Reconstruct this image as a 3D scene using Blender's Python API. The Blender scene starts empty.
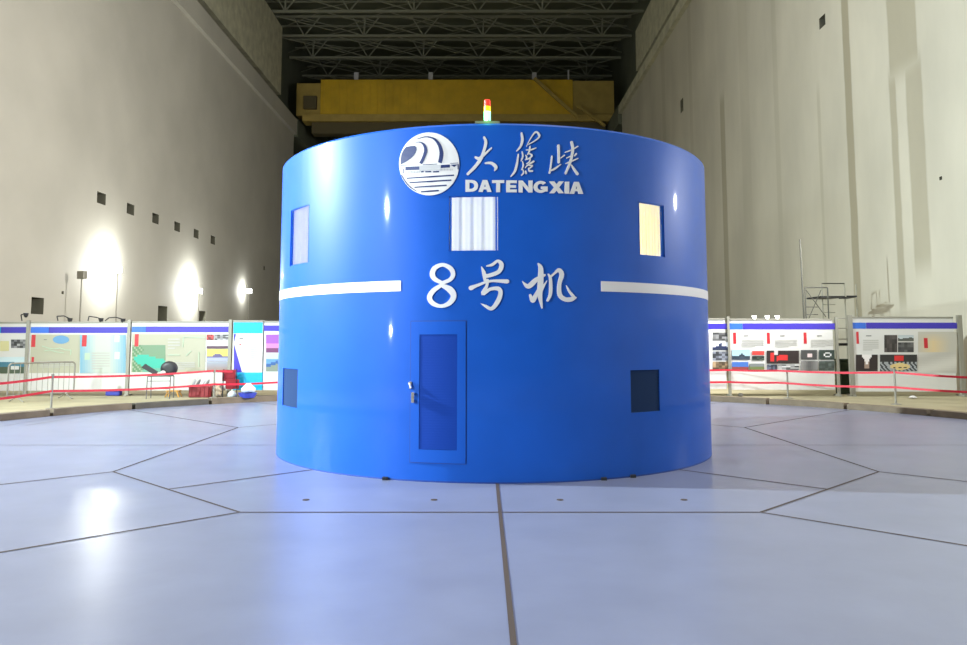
import bpy, bmesh, math, random
from mathutils import Vector, Matrix
random.seed(7)
PI = math.pi
S = bpy.context.scene
COL = S.collection

# ------------------------------------------------------------------ camera
F, TH, CX, CY, EYE = 774.56, .0918, 482.5, 269.85, 1.75
cam_d = bpy.data.cameras.new('camera')
cam = bpy.data.objects.new('camera', cam_d); COL.objects.link(cam)
cam.location = (0, 0, EYE); cam.rotation_euler = (PI/2 + TH, 0, 0)
cam_d.sensor_width = 36; cam_d.lens = F/967*36
cam_d.shift_x = (483.5-CX)/967; cam_d.shift_y = (CY-322.5)/967
cam_d.clip_end = 400
S.camera = cam
# ------------------------------------------------------------------ light
S.view_settings.view_transform = 'Standard'; S.view_settings.look = 'None'
S.view_settings.gamma = 1; S.view_settings.use_curve_mapping = False
S.view_settings.exposure = -0.08
w = bpy.data.worlds.new('world'); S.world = w; w.use_nodes = True
w.node_tree.nodes['Background'].inputs[0].default_value = (.9, .95, .85, 1)
w.node_tree.nodes['Background'].inputs[1].default_value = .02
S.cycles.max_bounces = 6; S.cycles.diffuse_bounces = 4; S.cycles.glossy_bounces = 4
S.cycles.use_denoising = True; S.cycles.sample_clamp_indirect = 6

def area(name, loc, aim, size, power, color, sy=None, spread=None):
    d = bpy.data.lights.new(name, 'AREA'); d.energy = power; d.color = color
    d.shape = 'RECTANGLE' if sy else 'DISK'; d.size = size
    if sy: d.size_y = sy
    if spread: d.spread = spread
    o = bpy.data.objects.new(name, d); COL.objects.link(o); o.location = loc
    o.rotation_euler = (Vector(aim)-Vector(loc)).to_track_quat('-Z', 'Y').to_euler()
    return o
def spot(name, loc, aim, power, color, ang, blend=.6, rad=.15):
    d = bpy.data.lights.new(name, 'SPOT'); d.energy = power; d.color = color
    d.spot_size = math.radians(ang); d.spot_blend = blend; d.shadow_soft_size = rad
    o = bpy.data.objects.new(name, d); COL.objects.link(o); o.location = loc
    o.rotation_euler = (Vector(aim)-Vector(loc)).to_track_quat('-Z', 'Y').to_euler()
    return o
# high bay lamps of the hall, under the roof
for (x, y, p) in ((-9, -4, 1600), (6, -4, 2100), (-9, 12, 1300), (6, 12, 2300), (8, 28, 1500), (-8, 30, 1200)):
    area('high_bay_light', (x, y, 34), (x, y, 0), 1.4, p, (1, .955, .87))
# floodlights on the side walls beside the cover, then one added fill lamp
area('side_flood_fill_light', (-21.2, 12.3, 9.0), (0, 13, 4), .35, 5600, (.85, .98, 1), .3, math.radians(110))
area('side_flood_fill_light', (-21.2, -4.0, 7.7), (0, 12, 4), .2, 2300, (.85, .98, 1), .2, math.radians(120))
area('side_flood_fill_light', (14.7, 14.3, 5.9), (0, 13, 4), .22, 750, (.88, .9, 1), .3)
area('stand_flood_light', (-14, 0, 2.1), (0, 12, 2), .2, 420, (.85, .98, 1), .2)
area('side_flood_fill_light', (14.7, 20, 9), (-21, 42, 5), .5, 4200, (1, .98, .95), .3, math.radians(100))  # unseen fill lamp, added to brighten the left wall

# ------------------------------------------------------------------ helpers
def ray(x, y):
    a = (x-CX)/F; b = (CY-y)/F; c, s = math.cos(TH), math.sin(TH)
    return Vector((a, c-b*s, s+b*c))
def onY(x, y, Y): d = ray(x, y); return Vector((0, 0, EYE)) + d*(Y/d.y)
def onX(x, y, X): d = ray(x, y); return Vector((0, 0, EYE)) + d*(X/d.x)
HX, HY, HR, HH = .18, 13.291, 3.5427, 4.547
def oncyl(x, y):      # -> angle from the front, height
    d = ray(x, y); A = d.x**2+d.y**2; B = -2*(d.x*HX+d.y*HY); Cc = HX**2+HY**2-HR*HR
    t = (-B-math.sqrt(max(0, B*B-4*A*Cc)))/(2*A); P = d*t
    return math.atan2(P.x-HX, HY-P.y), P.z+EYE
def cylp(a, z, r): return Vector((r*math.sin(a), -r*math.cos(a), z))   # local to the cover

def mat(name, col, rough=.6, metal=0, emit=None, es=1, noise=0, nscale=3, bump=0, coat=0, spec=.5, alpha=None, stretch=None, col2=None):
    m = bpy.data.materials.new(name); m.use_nodes = True
    nt = m.node_tree; b = nt.nodes['Principled BSDF']
    b.inputs['Base Color'].default_value = (*col, 1); b.inputs['Roughness'].default_value = rough
    b.inputs['Metallic'].default_value = metal; b.inputs['Specular IOR Level'].default_value = spec
    b.inputs['Coat Weight'].default_value = coat; b.inputs['Coat Roughness'].default_value = .05
    if emit: b.inputs['Emission Color'].default_value = (*emit, 1); b.inputs['Emission Strength'].default_value = es
    if alpha is not None: b.inputs['Alpha'].default_value = alpha
    if noise or bump:
        g = nt.nodes.new('ShaderNodeNewGeometry'); mp = nt.nodes.new('ShaderNodeMapping')
        nt.links.new(g.outputs['Position'], mp.inputs[0])
        if stretch: mp.inputs['Scale'].default_value = stretch
        n = nt.nodes.new('ShaderNodeTexNoise'); n.inputs['Scale'].default_value = nscale; n.inputs['Detail'].default_value = 6
        nt.links.new(mp.outputs[0], n.inputs['Vector'])
        if noise:
            mx = nt.nodes.new('ShaderNodeMix'); mx.data_type = 'RGBA'
            r = nt.nodes.new('ShaderNodeMapRange'); r.inputs[1].default_value = .3; r.inputs[2].default_value = .7
            nt.links.new(n.outputs[0], r.inputs[0]); nt.links.new(r.outputs[0], mx.inputs[0])
            c2 = col2 or tuple(c*(1-noise) for c in col)
            mx.inputs[6].default_value = (*col, 1); mx.inputs[7].default_value = (*c2, 1)
            nt.links.new(mx.outputs[2], b.inputs['Base Color'])
            m['mix'] = mx.name
        if bump:
            bp = nt.nodes.new('ShaderNodeBump'); bp.inputs['Strength'].default_value = bump; bp.inputs['Distance'].default_value = .05
            nt.links.new(n.outputs[0], bp.inputs['Height']); nt.links.new(bp.outputs[0], b.inputs['Normal'])
    return m

class MB:
    def __init__(s): s.v = []; s.f = []; s.c = []
    def quad(s, *p, c=None):
        i = len(s.v); s.v += [Vector(q) for q in p]; s.f.append(tuple(range(i, i+len(p)))); s.c.append(c)
    def box(s, a, b):
        x0, y0, z0 = a; x1, y1, z1 = b; i = len(s.v)
        s.v += [Vector(q) for q in ((x0,y0,z0),(x1,y0,z0),(x1,y1,z0),(x0,y1,z0),(x0,y0,z1),(x1,y0,z1),(x1,y1,z1),(x0,y1,z1))]
        for q in ((0,3,2,1),(4,5,6,7),(0,1,5,4),(1,2,6,5),(2,3,7,6),(3,0,4,7)): s.f.append(tuple(i+k for k in q)); s.c.append(None)
        return s
    def bar(s, a, b, t=.03, t2=None, n=4):
        a = Vector(a); b = Vector(b); d = (b-a)
        if d.length < 1e-6: return s
        d.normalize(); up = Vector((0,0,1)) if abs(d.z) < .95 else Vector((0,1,0))
        u = d.cross(up).normalized(); v = d.cross(u).normalized(); t2 = t if t2 is None else t2
        i = len(s.v); off = PI/4 if n == 4 else 0; k_ = 1.414 if n == 4 else 1
        for P, tt in ((a, t), (b, t2)):
            for k in range(n):
                an = 2*PI*k/n+off; s.v.append(P + (u*math.cos(an)+v*math.sin(an))*tt/2*k_)
        for k in range(n): s.f.append((i+k, i+(k+1)%n, i+n+(k+1)%n, i+n+k)); s.c.append(None)
        s.f.append(tuple(i+k for k in reversed(range(n)))); s.f.append(tuple(i+n+k for k in range(n))); s.c += [None, None]
        return s
    def tube(s, pts, t, n=8):
        for a, b in zip(pts, pts[1:]): s.bar(a, b, t, n=n)
        return s
    def lathe(s, prof, n=24, c=(0,0,0), axis='z'):
        i = len(s.v)
        for (r, z) in prof:
            for k in range(n):
                a = 2*PI*k/n; s.v.append(Vector((c[0]+r*math.cos(a), c[1]+r*math.sin(a), c[2]+z)) if axis == 'z' else Vector((c[0]+r*math.cos(a), c[1]+z, c[2]+r*math.sin(a))))
        for j in range(len(prof)-1):
            for k in range(n):
                s.f.append((i+j*n+k, i+j*n+(k+1)%n, i+(j+1)*n+(k+1)%n, i+(j+1)*n+k)); s.c.append(None)
        s.f.append(tuple(i+k for k in reversed(range(n)))); s.f.append(tuple(i+(len(prof)-1)*n+k for k in range(n))); s.c += [None]*2
        return s
    def build(s, name, m, parent=None, loc=None, smooth=False, bevel=0, norm=True):
        me = bpy.data.meshes.new(name); me.from_pydata([tuple(q) for q in s.v], [], s.f)
        if any(c is not None for c in s.c):
            at = me.color_attributes.new('Col', 'FLOAT_COLOR', 'CORNER')
            for p in me.polygons:
                c = s.c[p.index] or (1,1,1)
                for li in p.loop_indices: at.data[li].color = (*c, 1)
        if norm:
            bm = bmesh.new(); bm.from_mesh(me); bmesh.ops.recalc_face_normals(bm, faces=bm.faces); bm.to_mesh(me); bm.free()
        me.materials.append(m)
        if smooth:
            for p in me.polygons: p.use_smooth = True
        o = bpy.data.objects.new(name, me); COL.objects.link(o)
        if parent: o.parent = parent
        if loc is not None: o.location = loc
        if bevel:
            bv = o.modifiers.new('bevel', 'BEVEL'); bv.width = bevel; bv.segments = 2; bv.limit_method = 'ANGLE'
        return o
def thing(name, label, cat, loc=(0,0,0), rz=0, group=None):
    o = bpy.data.objects.new(name, None); COL.objects.link(o); o.location = loc; o.rotation_euler = (0,0,rz)
    o.empty_display_size = .2
    tag(o, label, cat, group); return o
def tag(o, label, cat, group=None):
    o['label'] = label; o['category'] = cat
    if group: o['group'] = group
    return o
def struct(o): o['kind'] = 'structure'; return o
def copy_tree(o, parent=None):
    c = o.copy(); COL.objects.link(c); c.parent = parent
    for ch in o.children: copy_tree(ch, c)
    return c

# ------------------------------------------------------------------ materials
M = {}
M['wall'] = mat('pale_plaster', (.50, .48, .42), .85, noise=.14, nscale=.25, bump=.15)
M['right_wall'] = mat('stained_plaster', (.56, .53, .44), .8, noise=.20, nscale=.35, bump=.12, stretch=(1, 1, .4))
# vertical damp bands on the right wall, each at its own place along the wall
def bands(m, spans):
    nt = m.node_tree; mx = nt.nodes[m['mix']]; b = nt.nodes['Principled BSDF']
    g = nt.nodes.new('ShaderNodeNewGeometry'); sep = nt.nodes.new('ShaderNodeSeparateXYZ'); nt.links.new(g.outputs['Position'], sep.inputs[0])
    ns = nt.nodes.new('ShaderNodeTexNoise'); ns.inputs['Scale'].default_value = .8; ns.inputs['Detail'].default_value = 4
    nt.links.new(g.outputs['Position'], ns.inputs['Vector'])
    w1 = nt.nodes.new('ShaderNodeMath'); w1.operation = 'MULTIPLY_ADD'; w1.inputs[1].default_value = .12; nt.links.new(ns.outputs[0], w1.inputs[0]); nt.links.new(sep.outputs['Y'], w1.inputs[2])
    total = None
    for (y0, y1, z0, z1, st) in spans:
        def rng(sock, a, c, e):
            r = nt.nodes.new('ShaderNodeMapRange'); r.interpolation_type = 'SMOOTHSTEP'; r.inputs[1].default_value = a-e; r.inputs[2].default_value = a+e; nt.links.new(sock, r.inputs[0])
            r2 = nt.nodes.new('ShaderNodeMapRange'); r2.interpolation_type = 'SMOOTHSTEP'; r2.inputs[1].default_value = c-e; r2.inputs[2].default_value = c+e; r2.inputs[3].default_value = 1; r2.inputs[4].default_value = 0; nt.links.new(sock, r2.inputs[0])
            q = nt.nodes.new('ShaderNodeMath'); q.operation = 'MULTIPLY'; nt.links.new(r.outputs[0], q.inputs[0]); nt.links.new(r2.outputs[0], q.inputs[1]); return q
        qy = rng(w1.outputs[0], y0+.06, y1+.06, .07); qz = rng(sep.outputs['Z'], z0, z1, .6)
        q = nt.nodes.new('ShaderNodeMath'); q.operation = 'MULTIPLY'; nt.links.new(qy.outputs[0], q.inputs[0]); nt.links.new(qz.outputs[0], q.inputs[1])
        s_ = nt.nodes.new('ShaderNodeMath'); s_.operation = 'MULTIPLY'; s_.inputs[1].default_value = st; nt.links.new(q.outputs[0], s_.inputs[0])
        if total:
            t = nt.nodes.new('ShaderNodeMath'); t.operation = 'MAXIMUM'; nt.links.new(total, t.inputs[0]); nt.links.new(s_.outputs[0], t.inputs[1]); total = t.outputs[0]
        else: total = s_.outputs[0]
    m2 = nt.nodes.new('ShaderNodeMix'); m2.data_type = 'RGBA'; nt.links.new(total, m2.inputs[0]); nt.links.new(mx.outputs[2], m2.inputs[6])
    m2.inputs[7].default_value = (.25, .22, .14, 1); nt.links.new(m2.outputs[2], b.inputs['Base Color'])
bands(M['right_wall'], [(46.9, 47.8, -1, 17, .55), (30.65, 31.25, -1, 40, .72), (25.9, 27.75, 11.3, 40, .55), (27.4, 27.85, 3, 11.5, .55), (25.75, 26.75, 4.2, 11.5, .5),
    (38.3, 38.9, -1, 30, .2), (42.5, 44, 6, 30, .12), (54, 54.8, 0, 30, .2), (62, 63.2, 0, 30, .2), (31.2, 47, -1, 8.0, .1), (33.6, 33.9, 3, 13, .3)])
M['dark'] = mat('dark_recess', (.03, .03, .025), .9)
M['concrete'] = mat('raw_concrete', (.60, .58, .43), .9, noise=.3, nscale=1.2, bump=.4)
M['shadow_conc'] = mat('shadowed_concrete', (.13, .125, .09), .9, noise=.3, nscale=1)  # colour darkened to give shade in recesses, ledge slot and back wall
M['ground'] = mat('dusty_concrete', (.40, .355, .22), .8, noise=.25, nscale=1.3, bump=.15)
M['curb'] = mat('curb_concrete', (.22, .175, .12), .85, noise=.35, nscale=2.5, bump=.3)
M['curb_dark'] = mat('dark_curb_concrete', (.10, .09, .07), .7, noise=.3, nscale=3)  # darker tone for two curb blocks and the rubble lump
M['joint'] = mat('joint_rubber', (.06, .042, .033), .7)
M['ceiling'] = mat('ceiling_sheet', (.17, .185, .13), .9, noise=.2, nscale=.5)
M['farwall'] = mat('far_wall_paint', (.15, .165, .12), .9, noise=.2, nscale=.3)
M['truss'] = mat('truss_steel', (.25, .255, .20), .6)
M['crane'] = mat('crane_yellow', (.72, .46, .02), .55, noise=.25, nscale=.6)
M['crane_dull'] = mat('crane_dull_yellow', (.46, .33, .08), .6, noise=.2, nscale=1)  # duller yellow for flange, end carriages and brace
M['crane_dark'] = mat('crane_brown', (.10, .08, .035), .7)
M['blue'] = mat('blue_enamel', (.011, .105, .56), .42, coat=.26, spec=.12, bump=.012, nscale=1.6, noise=.10)
M['blue_door'] = mat('blue_enamel_door', (.011, .100, .54), .42, coat=.2, spec=.12)
M['blue_dark'] = mat('blue_gap', (.010, .055, .32), .6)
M['grille'] = mat('blue_perforated_sheet', (.008, .052, .36), .6, spec=.1)
M['vent'] = mat('grey_louvre', (.018, .042, .115), .9, spec=.1)
M['white'] = mat('white_lettering', (.78, .765, .80), .4)
M['emb_grey'] = mat('grey_lettering', (.50, .50, .54), .5)
M['navy'] = mat('navy_lettering', (.015, .03, .14), .4)
M['chrome'] = mat('bright_metal', (.85, .86, .88), .25, .8)
M['steel'] = mat('galvanised_steel', (.27, .26, .22), .5, .4)
M['alu'] = mat('aluminium_profile', (.30, .29, .24), .5, .3)
M['black'] = mat('black_plastic', (.02, .02, .022), .5)
M['red'] = mat('red_tape', (.62, .015, .04), .5)
M['maroon'] = mat('maroon_plastic', (.26, .02, .025), .45)
M['board'] = mat('white_board', (.66, .65, .62), .35)
M['indigo'] = mat('indigo_print', (.045, .03, .42), .4)
M['azure'] = mat('azure_print', (.03, .14, .62), .4)
M['cyan'] = mat('cyan_print', (.0, .40, .66), .4)
M['tagred'] = mat('red_print', (.52, .02, .03), .4)
M['txt'] = mat('grey_print', (.46, .45, .41), .5)
M['txtd'] = mat('dark_print', (.16, .16, .15), .5)
M['cream'] = mat('cream_print', (.42, .41, .30), .5)
M['orange'] = mat('orange_plastic', (.62, .33, .07), .5)
M['beige'] = mat('beige_sack', (.48, .40, .28), .8)
M['bluep'] = mat('blue_plastic', (.05, .07, .45), .4)
M['pale'] = mat('pale_plastic_film', (.60, .68, .66), .4)
M['green'] = mat('dark_green_sheet', (.02, .04, .018), .6)
M['print'] = mat('printed_picture', (1,1,1), .35)
nt = M['print'].node_tree; at_ = nt.nodes.new('ShaderNodeAttribute'); at_.attribute_name = 'Col'
nt.links.new(at_.outputs['Color'], nt.nodes['Principled BSDF'].inputs['Base Color'])
M['glass'] = mat('window_glass', (1,1,1), .03)
M['glass'].node_tree.nodes['Principled BSDF'].inputs['Transmission Weight'].default_value = 1
M['glass'].node_tree.nodes['Principled BSDF'].inputs['IOR'].default_value = 1.1
def curtain_mat(name, c):
    m = bpy.data.materials.new(name); m.use_nodes = True; nt = m.node_tree; nt.nodes.clear()
    o = nt.nodes.new('ShaderNodeOutputMaterial'); a = nt.nodes.new('ShaderNodeBsdfDiffuse'); t = nt.nodes.new('ShaderNodeBsdfTranslucent'); mx = nt.nodes.new('ShaderNodeMixShader')
    a.inputs[0].default_value = (*c, 1); t.inputs[0].default_value = (*c, 1); mx.inputs[0].default_value = .5
    nt.links.new(a.outputs[0], mx.inputs[1]); nt.links.new(t.outputs[0], mx.inputs[2]); nt.links.new(mx.outputs[0], o.inputs[0]); return m
M['curtain'] = curtain_mat('white_curtain', (.50, .53, .46)); M['curtain_w'] = curtain_mat('bright_white_curtain', (.85, .84, .80)); M['curtain_y'] = curtain_mat('cream_curtain', (.88, .72, .30))
M['floor'] = mat('lavender_floor_paint', (.215, .234, .335), .30, bump=.05, nscale=1.6, noise=.12, coat=.0, spec=.55)

# ------------------------------------------------------------------ structure
WL, WR, YB, YLE, YRE, YF = -21.5, 15.0, -18.0, 86.5, 81.5, 118.0
PITR = 11.5
def ringpt(r, a, z=0): return Vector((HX+r*math.sin(a), HY-r*math.cos(a), z))
# pit floor disc
b = MB(); n = 96
b.quad(*[ringpt(PITR, 2*PI*k/n, 0) for k in range(n)])
struct(b.build('floor', M['floor']))
# joints in the plate floor
b = MB(); a_, b_ = 5.147, 2.673; wj = .034
oct_ = [(-b_,-a_),(b_,-a_),(a_,-b_),(a_,b_),(b_,a_),(-b_,a_),(-a_,b_),(-a_,-b_)]
def strip(p, q, wd=wj, z=.003):
    p = Vector((p[0], p[1])); q = Vector((q[0], q[1])); d = (q-p).normalized(); nn = Vector((-d.y, d.x))*wd/2
    b.quad(*[(HX+v.x, HY+v.y, z) for v in (p-nn, q-nn, q+nn, p+nn)])
for i in range(8): strip(oct_[i], oct_[(i+1)%8], z=.003)
for sx in (-1, 1):
    for sy in (-1, 1):
        for (x, y) in ((b_, a_), (a_, b_)):
            # outward joints run at 45 degrees to the rim
            Bq = x+y; t = (-Bq+math.sqrt(Bq*Bq-2*(x*x+y*y-PITR**2)))/2
            strip((sx*x, sy*y), (sx*(x+t), sy*(y+t)), z=.0035)
        m_ = (a_+b_)/2; strip((sx*m_, sy*m_), (sx*2.5, sy*2.5), z=.004)
for (dx, dy, wd) in ((0,-1,.045),(0,1,wj),(1,0,.022),(-1,0,.022)): strip((dx*3.5, dy*3.5), (dx*PITR, dy*PITR), wd*.85, z=.0045)
struct(b.build('trim_1', M['joint'], norm=False))
# bolt marks on the plates
b = MB()
for (px, py) in ((306, 500), (434, 500), (560, 500), (684, 500)):
    d = ray(px, py); P = Vector((0,0,EYE))+d*(-EYE/d.z); b.lathe([(.04, 0), (.035, .006)], 12, (P.x, P.y, .001))
struct(b.build('trim_2', M['joint']))
# raised ground around the pit
ZG = .13; b = MB(); RO = PITR+.28
def outer(a):
    d = Vector((math.sin(a), -math.cos(a))); ts = []
    if d.x > 1e-9: ts.append((WR-HX)/d.x)
    if d.x < -1e-9: ts.append((WL-3-HX)/d.x)
    if d.y > 1e-9: ts.append((YF-HY)/d.y)
    if d.y < -1e-9: ts.append((YB-HY)/d.y)
    t = min(ts); return Vector((HX+d.x*t, HY+d.y*t, ZG))
angs = sorted([2*PI*k/n for k in range(n)] + [math.atan2(x-HX, HY-y) % (2*PI) for x in (WR, WL-3) for y in (YB, YF)])
for i in range(len(angs)):
    p, q = angs[i], angs[(i+1) % len(angs)]
    b.quad(ringpt(RO, p, ZG), outer(p), outer(q), ringpt(RO, q, ZG))
g = b.build('floor', M['ground']); struct(g)
# curb blocks round the pit
blocks = 34
bb = {0: MB(), 1: MB()}
for k in range(blocks):
    a0 = 2*PI*k/blocks+.004; a1 = 2*PI*(k+1)/blocks-.004; w_ = bb[1] if k in (21, 14) else bb[0]; h_ = ZG+.02+random.uniform(-.008, .01); seg = 4
    for j in range(seg):
        p = a0+(a1-a0)*j/seg; q = a0+(a1-a0)*(j+1)/seg
        w_.quad(ringpt(PITR, p, 0), ringpt(PITR, q, 0), ringpt(PITR, q, h_), ringpt(PITR, p, h_))
        w_.quad(ringpt(PITR, p, h_), ringpt(PITR, q, h_), ringpt(RO+.01, q, h_), ringpt(RO+.01, p, h_))
        w_.quad(ringpt(RO+.01, p, h_), ringpt(RO+.01, q, h_), ringpt(RO+.01, q, 0), ringpt(RO+.01, p, 0))
    for a in (a0, a1): w_.quad(ringpt(PITR, a, 0), ringpt(PITR, a, h_), ringpt(RO+.01, a, h_), ringpt(RO+.01, a, 0))
struct(bb[0].build('trim_3', M['curb'], norm=False)); struct(bb[1].build('trim_4', M['curb_dark'], norm=False))

def wall_plane(name, X, y0, y1, z0, z1, holes, m, side, depth=.7):
    """side wall at X with recessed rectangular openings; side is the outward sign"""
    b = MB(); ys = sorted({y0, y1, *[h[0] for h in holes], *[h[1] for h in holes]}); zs = sorted({z0, z1, *[h[2] for h in holes], *[h[3] for h in holes]})
    for i in range(len(ys)-1):
        for j in range(len(zs)-1):
            cy_, cz_ = (ys[i]+ys[i+1])/2, (zs[j]+zs[j+1])/2
            if any(h[0] < cy_ < h[1] and h[2] < cz_ < h[3] for h in holes): continue
            b.quad((X, ys[i], zs[j]), (X, ys[i+1], zs[j]), (X, ys[i+1], zs[j+1]), (X, ys[i], zs[j+1]))
    # end face and top so that the wall has its thickness
    T = X+side*3
    b.quad((X, y1, z0), (T, y1, z0), (T, y1, z1), (X, y1, z1)); b.quad((X, y0, z1), (X, y1, z1), (T, y1, z1), (T, y0, z1))
    wl = struct(b.build(name, m, norm=False))
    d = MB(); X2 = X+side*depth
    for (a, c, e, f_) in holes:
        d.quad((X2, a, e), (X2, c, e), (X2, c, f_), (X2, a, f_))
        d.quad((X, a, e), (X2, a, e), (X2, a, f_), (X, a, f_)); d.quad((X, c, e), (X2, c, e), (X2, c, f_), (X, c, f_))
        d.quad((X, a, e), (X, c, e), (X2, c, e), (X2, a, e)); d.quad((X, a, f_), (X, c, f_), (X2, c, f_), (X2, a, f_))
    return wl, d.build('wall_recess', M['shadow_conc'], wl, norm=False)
hl = []
for i in range(6):
    y = 43.15+i*3.63; hl.append((y-.5, y+.5, 9.45, 10.1))
for (y0, y1, z0, z1) in ((36.9, 37.95, 3.05, 3.85), (51.35, 52.85, 3.0, 4.1), (58.8, 60.2, 3.0, 4.05), (75.7, 76.2, 8.7, 9.1), (39.5, 39.7, 4.15, 4.3), (70.2, 70.5, 6.6, 6.9)): hl.append((y0, y1, z0, z1))
wall_plane('wall_left', WL, YB, YLE, 0, 25.2, hl, M['wall'], -1)
wall_plane('wall_right', WR, YB, YRE, 0, 26.1, [(32.75, 33.35, 15.55, 16.05), (56.5, 57.3, 18.9, 19.9), (24.9, 25.05, 7.0, 7.12)], M['right_wall'], 1)
# corbel ledges carrying the crane rails, and the upper walls over them
def ledge(name, X, side, zb, y1, zt, yu, ztop, mu):
    b = MB(); i = -side
    b.box((min(X, X+i*.35), YB, zb), (max(X, X+i*.35), y1, zt)); struct(b.build(name, M['wall'] if side < 0 else M['concrete']))
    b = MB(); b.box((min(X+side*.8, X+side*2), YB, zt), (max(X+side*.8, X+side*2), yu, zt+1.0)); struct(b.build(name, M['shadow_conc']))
    b = MB(); b.box((min(X+i*.0, X+side*2), YB, zt+1.0), (max(X, X+side*2), yu, ztop)); struct(b.build(name, mu))
ledge('trim_5', WL, -1, 25.2, YLE, 26.9, 80.5, 35.3, M['concrete'])
ledge('trim_6', WR, 1, 26.1, YRE, 27.0, 73.5, 32.0, M['concrete'])
# dark bays behind the walls' ends, far wall, back wall, ceiling
for name, x, y in (('wall_left', WL-3, YLE-1), ('wall_right', WR+3, YRE-1)):
    b = MB(); b.quad((x, y, 0), (x, YF, 0), (x, YF, 40), (x, y, 40)); struct(b.build(name, M['farwall'], norm=False))
    
for name, x in (('wall_left', WL-2), ('wall_right', WR+2)):
    b = MB(); b.quad((x, YB, 26), (x, YF, 26), (x, YF, 41), (x, YB, 41)); struct(b.build(name, M['farwall'], norm=False))
b = MB(); b.quad((WL-3, YF, 0), (WR+3, YF, 0), (WR+3, YF, 41), (WL-3, YF, 41)); struct(b.build('wall_far', M['farwall'], norm=False))
b = MB(); b.quad((WL-3, YB, 0), (WR+3, YB, 0), (WR+3, YB, 41), (WL-3, YB, 41)); struct(b.build('wall_back', M['shadow_conc'], norm=False))
b = MB(); b.quad((WL-3, YB, 40), (WR+3, YB, 40), (WR+3, YF, 40), (WL-3, YF, 40)); struct(b.build('ceiling', M['ceiling'], norm=False))

# ------------------------------------------------------------------ roof trusses
XA, XB = WL-1.5, WR+1.5
tr_lab = ['steel roof truss nearest the camera at the top edge of the view', 'steel roof truss second from the front, its lower chord doubled by the next', 'steel roof truss third from the front under the dark roof',
          'faint steel roof truss fourth from the front, above the yellow crane', 'faintest and farthest steel roof truss over the yellow crane']
def truss(Y, zb, zt, label, panels, ph):
    t = thing('roof_truss', label, 'roof truss', ((XA+XB)/2, Y, zb), 0, 'roof trusses across the hall')
    L = (XB-XA)/2; H = zt-zb
    MB().bar((-L, 0, H), (L, 0, H), .24).build('top_chord', M['truss'], t)
    MB().bar((-L, 0, 0), (L, 0, 0), .24).build('bottom_chord', M['truss'], t)
    MB().bar((-L, 2.6, H), (L, 2.6, H), .16).build('rear_chord', M['truss'], t)
    wb = MB(); st = 2*L/panels
    for k in range(panels):
        x0 = -L+k*st; xm = x0+st*(.5 if ph else .42)
        wb.bar((xm-1.3, 0, H), (xm, 0, 0), .12); wb.bar((xm+1.7, 0, H), (xm, 0, 0), .12)
        if k < panels-1: wb.bar((xm-.6, 0, H), (xm+st, 0, 0), .10)
        if k: wb.bar((xm+.3, 2.6, H), (xm-st*.7, 0, 0), .07)
        if k % 2 == ph: wb.bar((xm, 0, 0), (xm+.1, 0, H), .16)
        wb.bar((x0, 0, H), (x0+st, 2.6, H), .07)
    wb.build('web_bracing', M['truss'], t)
    pl = MB()
    for k in range(0, panels, 1):      # plan bracing to the next truss
        x0 = -L+k*st; pl.bar((x0, 0, 0), (x0+st, 6.0, .4), .08); pl.bar((x0+st, 0, 0), (x0, 6.0, .4), .07)
    pl.build('plan_bracing', M['truss'], t)
for i, Y in enumerate((76.6, 83, 89.6, 96, 103)):
    truss(Y, 35.4, 37.6, tr_lab[i], 6, i % 2)

# ------------------------------------------------------------------ gantry crane
YC = 88.5
zc0 = onY(500, 119, YC).z; zc1 = onY(500, 82, YC).z; xl = onY(322, 100, YC).x; xr = onY(572, 100, YC).x
cr = thing('overhead_crane', 'long yellow overhead crane girder spanning the hall far behind the blue cover', 'crane', ((xl+xr)/2, YC, zc0))
W2 = (xr-xl)/2; H_ = zc1-zc0
for (x0, x1, yy) in ((WL-3, WL+.4, YLE+.02), (WR-.4, WR+3, YRE+.02)):
    q = MB(); q.box((x0, yy, zc0-2.6), (x1, YF, zc0-.56)); struct(q.build('trim_7', M['farwall']))
MB().box((-W2, -.9, 0), (W2, .9, H_)).build('girder', M['crane'], cr, bevel=.05)
MB().box((-W2-2, -1.1, -.55), (W2+4.6, .9, .25)).build('lower_flange', M['crane_dull'], cr)
xe = onY(298, 100, YC).x-cr.location.x
MB().box((xe, -.7, .2), (-W2, .9, H_-.4)).build('end_carriage', M['crane_dull'], cr)
MB().box((-W2-1.9, -1.2, .9), (-W2-.4, -.71, 2.4)).build('cab_window', M['crane_dark'], cr)
xe = onY(613, 100, YC).x-cr.location.x
b = MB(); b.box((W2, -.7, .4), (xe, .9, H_-.1)); b.build('end_carriage', M['crane_dull'], cr)
b = MB(); b.bar((W2-4.5, -1.3, H_), (W2+.5, -1.3, -.2), .35); b.bar((W2+.5, -1.3, 1.2), (W2+3.6, -1.3, -1.2), .3); b.build('diagonal_brace', M['crane_dull'], cr)
MB().box((xl-cr.location.x-1, -.6, -1.9), (xe-1, .8, -.56)).build('underside_walkway', M['crane_dark'], cr)
for px in (357, 431, 534):
    P = onY(px, 81.5, YC); q = MB().box((-.25, -.25, 0), (.25, .25, .95)).build('deck_lamp_box', M['emb_grey'], cr, (P.x-cr.location.x, -.4, H_))
P = onY(568, 81, YC); MB().bar((0,0,0), (0,0,1.3), .18).build('deck_post', M['emb_grey'], cr, (P.x-cr.location.x, -.4, H_))
b = MB()
for k in range(33):
    x = -W2+.4+k*(2*W2-.8)/32; b.box((x-.04, -.97, .15), (x+.04, -.9, H_-.15))
b.build('girder_stiffeners', M['crane'], cr)['kind'] = 'stuff'

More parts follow.
